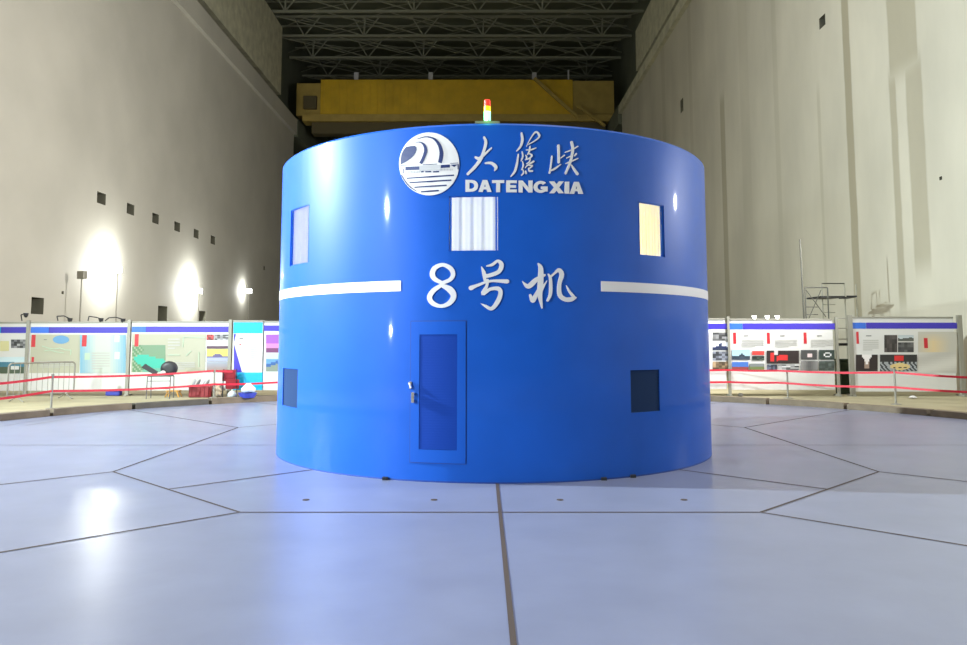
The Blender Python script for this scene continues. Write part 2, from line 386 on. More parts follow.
# ------------------------------------------------------------------ blue generator cover
hs = thing('generator_cover', 'large round blue steel generator cover standing on the plate floor', 'generator cover', (HX, HY, 0))
def span(x0, y0, x1, y1):
    a0, za = oncyl(x0, y0); a1, zb = oncyl(x1, y1); return [min(a0, a1), max(a0, a1), min(za, zb), max(za, zb)]
win = [span(449, 196.5, 498, 251), span(638, 201.5, 665, 257.5), [math.radians(-59.5), math.radians(-48.6), 2.86, 3.70]]
vent = [[math.radians(29.7), math.radians(38.4), .82, 1.37], [math.radians(-63.5), math.radians(-52.6), .80, 1.35]]
door = [math.radians(-17.9), math.radians(-6.3), .24, 2.0]
holes = win+vent
def cgrid(b, r, a0, a1, z0, z1, na=None):
    na = na or max(1, int((a1-a0)/math.radians(2))+1)
    for k in range(na):
        p = a0+(a1-a0)*k/na; q = a0+(a1-a0)*(k+1)/na
        b.quad(cylp(p, z0, r), cylp(q, z0, r), cylp(q, z1, r), cylp(p, z1, r))
def shell(b, r, z0, z1):
    az = sorted({*[math.radians(k*2.5-180) for k in range(145)], *[h[0] for h in holes], *[h[1] for h in holes]})
    az = [a for i, a in enumerate(az) if i == 0 or a-az[i-1] > 1e-4]
    zs = sorted({z0, z1, *[h[2] for h in holes], *[h[3] for h in holes]})
    for i in range(len(az)-1):
        for j in range(len(zs)-1):
            c_, d_ = (az[i]+az[i+1])/2, (zs[j]+zs[j+1])/2
            if any(h[0] < c_ < h[1] and h[2] < d_ < h[3] for h in holes): continue
            b.quad(cylp(az[i], zs[j], r), cylp(az[i+1], zs[j], r), cylp(az[i+1], zs[j+1], r), cylp(az[i], zs[j+1], r))
def weld(o, smooth=True):
    bm = bmesh.new(); bm.from_mesh(o.data); bmesh.ops.remove_doubles(bm, verts=bm.verts, dist=1e-4)
    bmesh.ops.recalc_face_normals(bm, faces=bm.faces); bm.to_mesh(o.data); bm.free()
    for p in o.data.polygons: p.use_smooth = smooth
b = MB(); shell(b, HR, .02, HH-.03); o = b.build('shell', M['blue'], hs, norm=False); weld(o)
for h in holes:      # reveals of the openings
    b = MB()
    for a in h[:2]: b.quad(cylp(a, h[2], HR), cylp(a, h[3], HR), cylp(a, h[3], HR-.08), cylp(a, h[2], HR-.08))
    for z in h[2:]:
        for k in range(6):
            p = h[0]+(h[1]-h[0])*k/6; q = h[0]+(h[1]-h[0])*(k+1)/6
            b.quad(cylp(p, z, HR), cylp(q, z, HR), cylp(q, z, HR-.08), cylp(p, z, HR-.08))
    b.build('opening_reveal', M['blue_door'], hs, norm=False)
n2 = 144
b = MB(); b.quad(*[cylp(2*PI*k/n2, HH, HR-.03) for k in range(n2)])
for k in range(n2):
    p = 2*PI*k/n2; q = 2*PI*(k+1)/n2
    b.quad(cylp(p, HH-.03, HR), cylp(q, HH-.03, HR), cylp(q, HH, HR-.03), cylp(p, HH, HR-.03))
b.build('roof_plate', M['blue'], hs, norm=False)
b = MB(); [b.quad(cylp(2*PI*k/n2, 0, HR+.0), cylp(2*PI*(k+1)/n2, 0, HR+.0), cylp(2*PI*(k+1)/n2, .02, HR-.0), cylp(2*PI*k/n2, .02, HR-.0)) for k in range(n2)]
b.build('base_seal', M['blue_dark'], hs, norm=False)
for px in (386, 603, 632):
    a, z = oncyl(px, 478); MB().box((-.035, -.03, 0), (.035, .03, .035)).build('foot_bolt', M['black'], hs, cylp(a, 0, HR+.02))
# windows: glass with a curtain behind
for i, h in enumerate(win):
    b = MB(); cgrid(b, HR-.035, h[0], h[1], h[2], h[3]); p = b.build('window', M['glass'], hs, norm=False, smooth=True)
    if i == 0: p['label'] = 'middle window with white curtain'
    if i == 1: p['label'] = 'right window with cream curtain'
    if i == 2: p['label'] = 'left window with pale curtain'
    fr = MB()
    for a in (h[0], h[1]): s_ = 1 if a == h[0] else -1; fr.bar(cylp(a+s_*.006, h[2], HR-.02), cylp(a+s_*.006, h[3], HR-.02), .022)
    for z in (h[2], h[3]):
        for k in range(6): fr.bar(cylp(h[0]+(h[1]-h[0])*k/6, z, HR-.02), cylp(h[0]+(h[1]-h[0])*(k+1)/6, z, HR-.02), .02)
    fr.build('window_frame', M['blue_door'], p)
    c = MB(); N = 60; ea = .03
    for k in range(N):
        def rr(t): return HR-(.14 if i == 1 else .06)-(.004 if i == 1 else .008)*math.sin(t*34)-.003*math.sin(t*71+1)
        t0, t1 = k/N, (k+1)/N; a0 = h[0]-ea+(h[1]-h[0]+2*ea)*t0; a1 = h[0]-ea+(h[1]-h[0]+2*ea)*t1
        c.quad(cylp(a0, h[2]-.05, rr(t0)), cylp(a1, h[2]-.05, rr(t1)), cylp(a1, h[3]+.05, rr(t1)), cylp(a0, h[3]+.05, rr(t0)))
    c.build('curtain', [M['curtain'], M['curtain_y'], M['curtain_w']][i], p, norm=False, smooth=True)
# vents
for i, h in enumerate(vent):
    b = MB(); cgrid(b, HR-.06, h[0]-.01, h[1]+.01, h[2]-.01, h[3]+.01); v = b.build('vent_grille', M['vent'], hs, norm=False)
    b = MB(); nl = 14
    for k in range(nl):
        z = h[2]+(k+.5)*(h[3]-h[2])/nl
        for j in range(4):
            p = h[0]+(h[1]-h[0])*j/4; q = h[0]+(h[1]-h[0])*(j+1)/4
            b.quad(cylp(p, z-.019, HR-.012), cylp(q, z-.019, HR-.012), cylp(q, z+.019, HR-.02), cylp(p, z+.019, HR-.02))
    b.build('louvre_slats', M['vent'], v, norm=False)
# door
b = MB(); cgrid(b, HR+.003, door[0]-.003, door[1]+.003, door[2]-.01, door[3]+.01); b.build('door_gap', M['blue_dark'], hs, norm=False, smooth=True)
b = MB(); e = .003; a0, a1, z0, z1 = door
g0, g1, gz0, gz1 = math.radians(-16.0), math.radians(-8.05), .40, 1.835
for (p, q, r_, s_) in ((a0, g0, z0, z1), (g1, a1, z0, z1), (g0, g1, z0, gz0), (g0, g1, gz1, z1)): cgrid(b, HR+.012, p, q, r_, s_, 6)
dr = b.build('door', M['blue_door'], hs, norm=False, smooth=True)
b = MB(); cgrid(b, HR+.005, g0, g1, gz0, gz1, 8)
for k in range(44):
    z = gz0+(k+.5)*(gz1-gz0)/44
    for j in range(8):
        p = g0+(g1-g0)*j/8; q = g0+(g1-g0)*(j+1)/8; b.quad(cylp(p, z-.008, HR+.0068), cylp(q, z-.008, HR+.0068), cylp(q, z+.004, HR+.006), cylp(p, z+.004, HR+.006))
b.build('mesh_panel', M['grille'], dr, norm=False)['label'] = 'dark blue perforated panel'
b = MB(); a, z = oncyl(414, 391); b.bar(cylp(a, .98, HR+.045), cylp(a, 1.11, HR+.045), .035); b.bar(cylp(a, 1.09, HR+.0), cylp(a, 1.09, HR+.05), .03); b.bar(cylp(a, 1.0, HR+.0), cylp(a, 1.0, HR+.05), .03)
b.build('door_handle', M['chrome'], dr)['label'] = 'bright metal door handle'
b = MB(); a, z = oncyl(411, 383); b.bar(cylp(a, 1.15, HR+.02), cylp(a, 1.24, HR+.02), .03); b.bar(cylp(a-.004, 1.23, HR+.03), cylp(a+.006, 1.16, HR+.04), .022); b.build('latch', M['chrome'], dr)
# white band, two lengths
def band(name, a0, a1, z0, z1, m, r0, r1, parent):
    b = MB(); na = max(2, int(abs(a1-a0)/math.radians(2)))
    for k in range(na):
        p = a0+(a1-a0)*k/na; q = a0+(a1-a0)*(k+1)/na
        b.quad(cylp(p, z0, r1), cylp(q, z0, r1), cylp(q, z1, r1), cylp(p, z1, r1))
        b.quad(cylp(p, z1, r0), cylp(q, z1, r0), cylp(q, z1, r1), cylp(p, z1, r1)); b.quad(cylp(p, z0, r0), cylp(q, z0, r0), cylp(q, z0, r1), cylp(p, z0, r1))
    for a in (a0, a1): b.quad(cylp(a, z0, r0), cylp(a, z1, r0), cylp(a, z1, r1), cylp(a, z0, r1))
    return b.build(name, m, parent, norm=False)
band('white_stripe', math.radians(-150), math.radians(-20.35), 2.392, 2.528, M['white'], HR, HR+.006, hs)
band('white_stripe', math.radians(22.5), math.radians(150), 2.392, 2.525, M['white'], HR, HR+.006, hs)

# lettering: brush strokes traced as variable-width ribbons lying on the curved shell, with real thickness
def catmull(pts, sub=6):
    if len(pts) < 3: return [tuple(pts[0][j]+(pts[1][j]-pts[0][j])*k/4 for j in range(3)) for k in range(5)]
    P = [pts[0]]+list(pts)+[pts[-1]]; out = []
    for i in range(1, len(P)-2):
        for k in range(sub):
            t = k/sub; out.append(tuple(.5*((2*P[i][j])+(-P[i-1][j]+P[i+1][j])*t+(2*P[i-1][j]-5*P[i][j]+4*P[i+1][j]-P[i+2][j])*t*t+(-P[i-1][j]+3*P[i][j]-3*P[i+1][j]+P[i+2][j])*t**3) for j in range(3)))
    out.append(pts[-1]); return out
lift = [0]
def stroke(b, pts, scale, org, lvl=0, sharp=False, closed=False):
    sp = [(*p[:2], p[2]) for p in (pts if sharp else catmull(pts))]
    L = []; R_ = []; n = len(sp); lift[0] = (lift[0]+1) % 40
    r1 = HR+.014+lvl*.004+lift[0]*.00006
    for i in range(n):
        a = sp[max(0, i-1)]; c = sp[min(n-1, i+1)]
        if closed: a = sp[(i-1) % n] if i else sp[-2]; c = sp[i+1] if i < n-1 else sp[1]
        dx, dy = c[0]-a[0], c[1]-a[1]; l = math.hypot(dx, dy) or 1; nx, ny = -dy/l, dx/l; w_ = max(1, sp[i][2])/2
        L.append((sp[i][0]+nx*w_, sp[i][1]+ny*w_)); R_.append((sp[i][0]-nx*w_, sp[i][1]-ny*w_))
    if not closed and not sharp:      # rounded ends
        for (i, sgn) in ((0, -1), (n-1, 1)):
            j = 1 if i == 0 else n-2; dx, dy = (sp[i][0]-sp[j][0]), (sp[i][1]-sp[j][1]); l = math.hypot(dx, dy) or 1; dx /= l; dy /= l; w_ = sp[i][2]/2
            for (fw, sd) in ((.6, .8), (.95, .4)):
                px, py = sp[i][0]+dx*w_*fw, sp[i][1]+dy*w_*fw; nx, ny = -dy*sgn, dx*sgn
                l1 = (px+nx*w_*sd, py+ny*w_*sd); l2 = (px-nx*w_*sd, py-ny*w_*sd)
                if i == 0: L.insert(0, l1); R_.insert(0, l2)
                else: L.append(l1); R_.append(l2)
    def T(p, r): a, z = oncyl(org[0]+p[0]/scale, org[1]+p[1]/scale); return cylp(a, z, r)
    for i in range(len(L)-1):
        b.quad(T(L[i], r1), T(L[i+1], r1), T(R_[i+1], r1), T(R_[i], r1))
        for Q in (L, R_): b.quad(T(Q[i], r1), T(Q[i+1], r1), T(Q[i+1], HR), T(Q[i], HR))
    for i in (0, len(L)-1): b.quad(T(L[i], r1), T(R_[i], r1), T(R_[i], HR), T(L[i], HR))
def poly(b, pts, scale, org, r1, r0=HR):
    def T(p, r): a, z = oncyl(org[0]+p[0]/scale, org[1]+p[1]/scale); return cylp(a, z, r)
    # fan of thin columns so the face follows the curve
    from mathutils.geometry import tessellate_polygon
    tri = tessellate_polygon([[Vector((p[0], p[1], 0)) for p in pts]])
    for t in tri: b.quad(*[T(pts[k], r1) for k in t])
    for i in range(len(pts)): p, q = pts[i], pts[(i+1) % len(pts)]; b.quad(T(p, r1), T(q, r1), T(q, r0), T(p, r0))
def glyph(label, strokes, scale, org, closed=()):
    b = MB()
    for i, s_ in enumerate(strokes): stroke(b, s_, scale, org, closed=(i in closed))
    o = b.build('lettering', M['white'], hs, norm=False); o['label'] = label; return o
sg = 8.6
glyph('white brush character 大', [[(208,108,18),(222,150,26),(205,225,24),(180,290,28),(130,360,26),(68,422,22)], [(135,280,20),(165,290,26),(215,250,20),(270,200,12)], [(218,330,14),(270,330,24),(308,362,30),(298,392,12)]], sg, (460,125))
o5 = 559
glyph('white brush character 藤', [[(528,72,16),(535,130,22),(520,185,18),(487,224,10)], [(o5+12,185,6),(o5+45,120,9),(o5+90,62,15),(o5+122,90,16),(o5+100,125,12),(o5+30,168,7)],
    [(500,255,13),(490,330,18),(470,400,20),(437,443,10)], [(o5-26,232,9),(o5-20,270,13),(o5-34,310,9)], [(o5-22,315,8),(o5-16,350,13),(o5-30,385,9)], [(o5-20,385,8),(o5-14,412,13),(o5-30,432,11)],
    [(o5+10,216,8),(o5+50,214,12),(o5+92,200,9)], [(o5+42,186,10),(o5+36,225,14),(o5+22,255,10)], [(o5+30,245,8),(o5+58,262,15),(o5+40,285,12),(o5+5,300,8)], [(o5+5,262,8),(o5+14,280,11),(o5+2,300,8)],
    [(o5+44,285,8),(o5+38,315,12),(o5+14,335,9)], [(o5+72,315,16),(o5+48,330,14),(o5+18,350,10),(o5+2,368,8)], [(o5+34,350,9),(o5+62,352,12),(o5+40,372,10)], [(o5+30,372,9),(o5+36,395,15),(o5+62,398,13)], [(o5+4,398,12),(o5+8,416,15)]], sg, (460,125))
glyph('white brush character 峡', [[(285,178,20),(288,250,20),(288,322,20)], [(230,270,12),(222,340,13),(210,412,16)], [(215,395,10),(250,380,17),(305,340,8)], [(306,285,9),(335,263,13)],
    [(398,150,22),(408,200,22),(400,270,20),(380,340,20),(347,418,16)], [(345,235,8),(400,215,12),(450,185,10)], [(357,285,8),(385,272,12)], [(437,250,15),(425,266,10)], [(350,332,9),(400,312,12),(450,290,10)], [(395,345,10),(425,390,19),(448,422,22)]], sg, (525,125))
sn = 9.93
up8 = [(222,278,34),(150,240,46),(125,190,52),(150,130,46),(225,98,36),(300,130,46),(330,190,44),(300,245,38),(222,278,34)]
lo8 = [(215,300,34),(140,350,46),(97,420,50),(130,480,46),(210,508,34),(290,480,46),(335,410,56),(300,345,64),(215,300,34)]
glyph('white numeral 8', [up8, lo8], sn, (420,255), closed=(0, 1))
glyph('white brush character 号', [[(165,120,10),(188,180,38),(198,248,30)], [(215,110,12),(270,97,28),(325,60,28),(362,98,44),(335,165,40),(255,200,38),(195,212,34)], [(60,328,46),(120,303,30),(250,260,24),(416,262,42)],
    [(225,250,26),(215,310,30),(178,382,42),(250,340,32),(330,335,42),(352,380,42),(322,465,46),(264,532,36),(205,508,28),(158,482,4)]], 9.92, (465,255))
glyph('white brush character 机', [[(230,88,18),(254,140,46),(250,300,56),(245,400,46),(266,525,14)], [(72,262,6),(130,312,46),(205,250,46),(292,200,22)], [(150,400,26),(175,455,42),(205,400,40),(245,330,30)], [(250,375,28),(285,305,20),(315,256,5)],
    [(330,192,14),(350,240,28),(350,380,32),(322,452,22)], [(350,218,20),(395,178,22),(434,150,38),(462,195,44),(438,290,38),(442,395,44),(495,440,42),(555,440,44),(600,424,18)], [(506,302,4),(540,365,22),(588,424,28)]], sn, (515,255))
# DATENGXIA in heavy extended capitals
def letters():
    x0s = [465.6, 478.4, 492.0, 506.1, 518.5, 533.4, 549.0, 564.5, 569.4]; ws = [12.6, 13.2, 12.2, 10.6, 13.9, 14.2, 14.6, 4.4, 13.4]
    Y0 = lambda x: 180.0 + (x-466)*.014 + max(0, x-520)*.012
    Hh = 11.9; V = 3.9; Hs = 2.8
    for ch, x0, wd in zip('DATENGXIA', x0s, ws):
        b = MB(); y0 = Y0(x0); y1 = y0+Hh; x1 = x0+wd; mx = (x0+x1)/2
        def q(*p): stroke_poly(b, p)
        def rect(a, c, d, e): q((a, c), (d, c), (d, e), (a, e))
        if ch == 'D':
            rect(x0, y0, x0+V, y1)
            for (p, r) in ((0, 1),):
                N = 12
                for k in range(N):
                    t0 = -PI/2+PI*k/N; t1 = -PI/2+PI*(k+1)/N; xc = x0+V; yc = (y0+y1)/2
                    q((xc+(x1-xc)*math.cos(t0)**.7, yc+Hh/2*math.sin(t0)), (xc+(x1-xc)*math.cos(t1)**.7 if math.cos(t1) > 0 else xc, yc+Hh/2*math.sin(t1)), (xc+(x1-V-xc)*max(0, math.cos(t1))**.7, yc+(Hh/2-Hs)*math.sin(t1)), (xc+(x1-V-xc)*max(0, math.cos(t0))**.7, yc+(Hh/2-Hs)*math.sin(t0)))
        if ch == 'A':
            q((mx-2.3, y0), (mx+.2, y0), (mx+.2, y0+3.2), (x0+4.4, y1), (x0, y1)); q((mx+2.3, y0), (mx-.2, y0), (mx-.2, y0+3.2), (x1-4.4, y1), (x1, y1)); rect(x0+3.6, y1-5.1, x1-3.6, y1-2.6)
        if ch == 'T': rect(x0, y0, x1, y0+Hs); rect(mx-V/2, y0+Hs, mx+V/2, y1)
        if ch == 'E': rect(x0, y0, x0+V, y1); rect(x0+V, y0, x1, y0+2.8); rect(x0+V, y0+4.8, x1-.8, y0+7.4); rect(x0+V, y1-2.8, x1, y1)
        if ch == 'N': rect(x0, y0, x0+4, y1); rect(x1-4, y0, x1, y1); q((x0+3.9, y0), (x1-3.9, y1-4.8), (x1-3.9, y1), (x0+3.9, y0+4.8))
        if ch == 'G':
            N = 20; yc = (y0+y1)/2+.0
            for k in range(N):
                t0 = -.75-(2*PI-1.25)*k/N+0; t1 = -.75-(2*PI-1.25)*(k+1)/N
                q(*[(mx+rx*math.cos(t), yc+ry*math.sin(t)) for (t, rx, ry) in ((t0, wd/2, Hh/2), (t1, wd/2, Hh/2), (t1, wd/2-V, Hh/2-Hs), (t0, wd/2-V, Hh/2-Hs))])
            rect(mx+.2, yc-.4, x1-.2, yc+2.2); rect(x1-3.6, yc+.2, x1-.2, y1-1.4)
        if ch == 'X': q((x0, y0), (x0+5, y0), (x1, y1), (x1-5, y1)); q((x1-5, y0), (x1, y0), (x0+5, y1), (x0, y1))
        if ch == 'I': rect(x0, y0, x1, y1)
        b.build('lettering', M['white'], hs, norm=False)['label'] = 'white capital letter ' + ch
def stroke_poly(b, p):
    lift[0] = (lift[0]+1) % 40; poly(b, [(x, y) for x, y in p], 1, (0, 0), HR+.014+lift[0]*.00006)
letters()
# round emblem
se = 8.6; oe = (395, 125)
em = MB(); ell = [(297+258*math.cos(t)*.995, 337+270*math.sin(t)) for t in [2*PI*k/64 for k in range(64)]]
N = 16
NC = 28
for k in range(NC):
    ta, tb_ = PI-PI*k/NC, PI-PI*(k+1)/NC
    pa, pb = 297+257*math.cos(ta), 297+257*math.cos(tb_); ya, yb = 270*math.sin(ta), 270*math.sin(tb_)
    def T_(px, py, r): a, z = oncyl(oe[0]+px/se, oe[1]+py/se); return cylp(a, z, r)
    em.quad(T_(pa, 337-ya, HR+.018), T_(pb, 337-yb, HR+.018), T_(pb, 337+yb, HR+.018), T_(pa, 337+ya, HR+.018))
    for s_ in (-1, 1): em.quad(T_(pa, 337+s_*ya, HR+.018), T_(pb, 337+s_*yb, HR+.018), T_(pb, 337+s_*yb, HR), T_(pa, 337+s_*ya, HR))
emo = em.build('emblem_disc', M['white'], hs, norm=False); emo['label'] = 'round white wave and dam emblem'
lv = HR+.022; nb = MB()
poly(nb, [(100,192),(140,184),(175,182),(188,196),(190,215),(180,245),(160,272),(130,298),(95,322),(55,342),(54,300),(62,255),(78,220)], se, oe, lv, HR+.017)
def estroke(b, pts, sharp=False):
    sp = pts if sharp else catmull(pts, 6); n = len(sp)
    E = []
    for i in range(n):
        a = sp[max(0, i-1)]; c = sp[min(n-1, i+1)]; dx, dy = c[0]-a[0], c[1]-a[1]; l = math.hypot(dx, dy) or 1
        E.append(((sp[i][0]-dy/l*sp[i][2]/2, sp[i][1]+dx/l*sp[i][2]/2), (sp[i][0]+dy/l*sp[i][2]/2, sp[i][1]-dx/l*sp[i][2]/2)))
    for i in range(n-1): poly(b, [E[i][0], E[i+1][0], E[i+1][1], E[i][1]], se, oe, lv, HR+.017)
estroke(nb, [(180,152,3),(225,152,10),(258,180,22),(268,225,28),(250,285,26),(225,335,26)])
estroke(nb, [(190,125,3),(265,105,8),(335,120,16),(382,170,26),(402,235,32),(398,290,34),(388,328,32)])
estroke(nb, [(55,352,4),(300,342,5),(545,330,5)], True)
poly(nb, [(95,362),(215,358),(215,388),(95,392)], se, oe, lv, HR+.017); poly(nb, [(398,347),(475,343),(475,368),(398,372)], se, oe, lv, HR+.017)
for (x, wd) in ((240, 22), (290, 50), (357, 50)): poly(nb, [(x-wd/2, 400), (x+wd/2, 398), (x+wd/2, 409), (x-wd/2, 411)], se, oe, lv, HR+.017)
for (xa, ya, xb, yb) in ((108,461,510,435), (130,499,487,477), (172,538,447,521), (228,577,380,566)): estroke(nb, [(xa, ya, 10), ((xa+xb)/2, (ya+yb)/2, 13), (xb, yb, 12)], True)
estroke(nb, [(62,432,7),(95,490,9),(135,535,8),(190,572,5)])
estroke(nb, [(60,378,5),(78,380,5),(80,410,5),(64,418,5)], True); estroke(nb, [(545,340,12),(545,385,8)], True)
poly(nb, [(480,345),(540,342),(512,364)], se, oe, lv, HR+.017)
nb.build('emblem_lines', M['navy'], emo, norm=False)
gb = MB(); poly(gb, [(215,350),(395,345),(395,392),(215,398)], se, oe, lv+.001, HR+.017)
for k in range(9): x = 105+k*13; poly(gb, [(x, 398), (x+5, 398), (x+5, 414), (x, 414)], se, oe, lv, HR+.017)
for k in range(8): x = 400+k*13; poly(gb, [(x, 378), (x+5, 378), (x+5, 394), (x, 394)], se, oe, lv, HR+.017)
gb.build('emblem_dam', M['emb_grey'], emo, norm=False)
# lamp inside the cover, behind the curtains
for (a, r, p) in ((-5, 2.6, 22), (37, 2.6, 300), (-54, 2.6, 900)):
    d = bpy.data.lights.new('interior_light', 'POINT'); d.energy = p; d.color = (1, .97, .88); d.shadow_soft_size = .2
    o = bpy.data.objects.new('interior_light', d); COL.objects.link(o); o.location = Vector((HX, HY, 0))+cylp(math.radians(a), r, 1.4)

# ------------------------------------------------------------------ signal tower lamp on the roof
YL = HY-HR+.09; P = onY(487.3, 123, YL)
bt = thing('signal_tower_light', 'red, yellow and green stack light glowing on the cover roof', 'signal light', (P.x, YL, HH))
MB().box((-.16, -.06, 0), (.16, .06, .032)).build('base_plate', M['steel'], bt)
M['lred'] = mat('red_lens', (.9, .03, .02), .3, emit=(1, .04, .02), es=1.0)
M['lyel'] = mat('yellow_lens', (.9, .7, .02), .3, emit=(1, .75, .01), es=1.1)
M['lgrn'] = mat('green_lens', (.2, .9, .4), .3, emit=(.22, 1, .42), es=3.2)
MB().lathe([(.032, .045), (.032, .062)], 20).build('mount', M['chrome'], bt)
for nm, m_, z0, z1 in (('green_segment', 'lgrn', .06, .172), ('yellow_segment', 'lyel', .174, .238), ('red_segment', 'lred', .24, .335)):
    prof = [(.044, z0), (.044, z1)] if nm != 'red_segment' else [(.042, z0), (.042, z1-.02), (.034, z1-.006), (.016, z1)]
    s_ = MB().lathe(prof, 24).build(nm, M[m_], bt, smooth=False)
d = bpy.data.lights.new('green_glow', 'POINT'); d.energy = 1.5; d.color = (.15, 1, .2); d.shadow_soft_size = .05
o = bpy.data.objects.new('green_glow', d); COL.objects.link(o); o.location = (P.x, YL-.1, HH+.1)

# ------------------------------------------------------------------ exhibition panels
def picture(b, Y, x0, y0, x1, y1, fn, nx=10, ny=8):
    for i in range(nx):
        for j in range(ny):
            u0, u1, v0, v1 = i/nx, (i+1)/nx, j/ny, (j+1)/ny
            pt = lambda u, v: onY(x0+(x1-x0)*u, y0+(y1-y0)*v, Y)
            b.quad(pt(u0, v0), pt(u0, v1), pt(u1, v1), pt(u1, v0), c=fn((u0+u1)/2, (v0+v1)/2))
def lerp(a, b, t): return tuple(x+(y-x)*t for x, y in zip(a, b))
def land(sky, ridge, grd, hz=.5, amp=.15, fr=7, ph=0):
    def f(u, v):
        e = hz+amp*math.sin(u*fr+ph)+amp*.5*math.sin(u*fr*2.3+ph*2)
        return lerp(sky, tuple(min(1, s*1.3) for s in sky), v) if v < e else (ridge if v < e+.25 else grd)
    return f
def mono(seed, lo=.02, hi=.35, tint=(1,1,1)):
    r = random.Random(seed); tab = {}
    def f(u, v):
        k = (int(u*5), int(v*4)); 
        if k not in tab: tab[k] = lo+(hi-lo)*r.random()**2
        return tuple(tab[k]*t for t in tint)
    return f
def panel(name_label, Y, x0, x1, yt, yb, items, stripe=None, posts=(True, False), back=.04, pw=3.0, zfoot=ZG):
    P0 = onY(x0, yt, Y); P1 = onY(x1, yb, Y); xc = (P0.x+P1.x)/2
    t = thing('exhibition_panel', name_label, 'display panel', (xc, Y, ZG), 0, None)
    inv = Matrix.Translation(-t.location)
    def loc(bm): 
        bm.v = [inv @ v for v in bm.v]; return bm
    b = MB(); b.box((P0.x, Y, P1.z), (P1.x, Y+back, P0.z)); loc(b).build('board', M['board'], t)
    b = MB(); b.box((P0.x, Y-.015, P0.z-.0), (P1.x, Y+back+.01, P0.z+.05)); loc(b).build('top_rail', M['alu'], t)
    for k, (flag, px) in enumerate(zip(posts, (x0, x1))):
        if not flag: continue
        hw = pw/F*Y/2; X = onY(px, yt, Y).x + (-hw if k == 0 else hw)
        b = MB(); b.box((X-hw, Y-.03, ZG), (X+hw, Y+.06, P0.z+.10)); b.box((X-hw*.8, Y-.12, ZG), (X+hw*.8, Y+.3, ZG+.05)); loc(b).build('post', M['alu'], t)
    if stripe:
        for (sx0, sx1, sy0, sy1, m_) in stripe:
            q = MB(); A = onY(sx0, sy0, Y); B = onY(sx1, sy1, Y); q.box((A.x, Y-.004, B.z), (B.x, Y+.001, A.z)); loc(q).build('colour_stripe', M[m_], t)
    lay = 0
    for it in items:
        kind = it[0]; q = MB(); lay += 1; Yl = Y-.003-lay*.001
        if kind == 'pic':
            picture(q, Yl, *it[1:5], it[5], *(it[6] if len(it) > 6 else (10, 8))); loc(q).build('photo_print', M['print'], t, norm=False)
        elif kind == 'box':
            A = onY(it[1], it[2], Y); B = onY(it[3], it[4], Y); q.box((A.x, Yl, B.z), (B.x, Y, A.z)); loc(q).build(it[6] if len(it) > 6 else 'printed_block', M[it[5]], t)
        elif kind == 'poly':
            q.quad(*[onY(px, py, Yl) for px, py in it[1]]); loc(q).build('printed_shape', M[it[2]], t, norm=False)
        elif kind == 'text':      # rows of unreadably small print
            n_ = it[5]; 
            for k in range(n_):
                yy = it[2]+(it[4]-it[2])*(k+.2)/n_; A = onY(it[1], yy, Y); B = onY(it[1]+(it[3]-it[1])*(1 if k < n_-1 else .6), yy+(it[4]-it[2])/n_*.45, Y)
                q.quad((A.x, Yl, A.z), (A.x, Yl, B.z), (B.x, Yl, B.z), (B.x, Yl, A.z))
            loc(q).build('text_rows', M[it[6] if len(it) > 6 else 'txt'], t, norm=False)
        elif kind == 'ell':
            cx_, cy_, rx, ry = it[1:5]; q.quad(*[onY(cx_+rx*math.cos(2*PI*k/24), cy_+ry*math.sin(2*PI*k/24), Yl) for k in range(24)]); loc(q).build('printed_shape', M[it[5]], t, norm=False)
        elif kind == 'line':
            q.tube([onY(px, py, Yl) for px, py in it[1]], .02, 4); loc(q).build('printed_map_line', M[it[2]], t)
    return t
M['mapgreen'] = mat('pale_green_print', (.42, .55, .40), .5)
M['skyblue'] = mat('sky_blue_print', (.12, .30, .50), .5)
M['tealp'] = mat('teal_print', (.05, .42, .33), .5)
YPL, YPR = 23.2, 23.1
st = lambda x0, x1, y0, y1, c=6: [(x0, x0+c, y0, y1, 'azure'), (x0+c, x1, y0, y1, 'indigo')]
panel('white display panel cut by the left edge, dark photo over a landscape print', YPL, -74, 27, 323.6, 390.8, [
    ('pic', 0, 341, 9, 351, lambda u, v: (.62, .58, .30)), ('pic', 11, 339.5, 26, 348, mono(3, .03, .4)),
    ('pic', -70, 357, 26.5, 373.5, land((.55, .68, .72), (.06, .20, .28), (.08, .11, .07), .3, .08, 9), (40, 10)), ('box', 11, 366, 19, 369.5, 'board')],
    [(-74, -2, 327, 333, 'indigo'), (-2, 1, 327, 333, 'cyan'), (1, 27, 327, 333, 'indigo')], (False, True))
panel('white display panel with a small blue oval and a pale blue map block', YPL, 31, 128, 323.3, 390.6, [
    ('box', 31.4, 334.5, 79, 373, 'cream', 'cream_print'), ('box', 31.8, 334.8, 35.2, 347, 'tagred', 'red_tag'), ('box', 31.8, 357, 34, 362, 'tagred', 'red_tag'), ('ell', 61, 339.6, 8.2, 4.2, 'skyblue'),
    ('line', [(42, 346), (48, 348), (54, 349), (60, 348), (66, 350), (71, 350), (70.5, 355)], 'mapgreen'), ('line', [(44, 351), (50, 350), (57, 352), (64, 353)], 'mapgreen'), ('text', 44, 339, 49, 340.5, 1, 'txtd'), ('text', 40, 361, 74, 368, 4),
    ('pic', 80, 334.8, 125.8, 373, lambda u, v: lerp((.16, .38, .52), (.50, .55, .47), min(1, 2.6*min(u, 1-u)+.05)), (18, 8)),
    ('box', 82.5, 335, 86.6, 346.5, 'tagred', 'red_tag'), ('box', 85, 353, 90, 359.8, 'mapgreen'), ('box', 115, 335.5, 119.5, 342, 'board'), ('box', 115, 352, 119.5, 359, 'board'), ('text', 92, 352, 110, 370, 7)],
    st(31, 128, 327, 333, 18), (False, True))
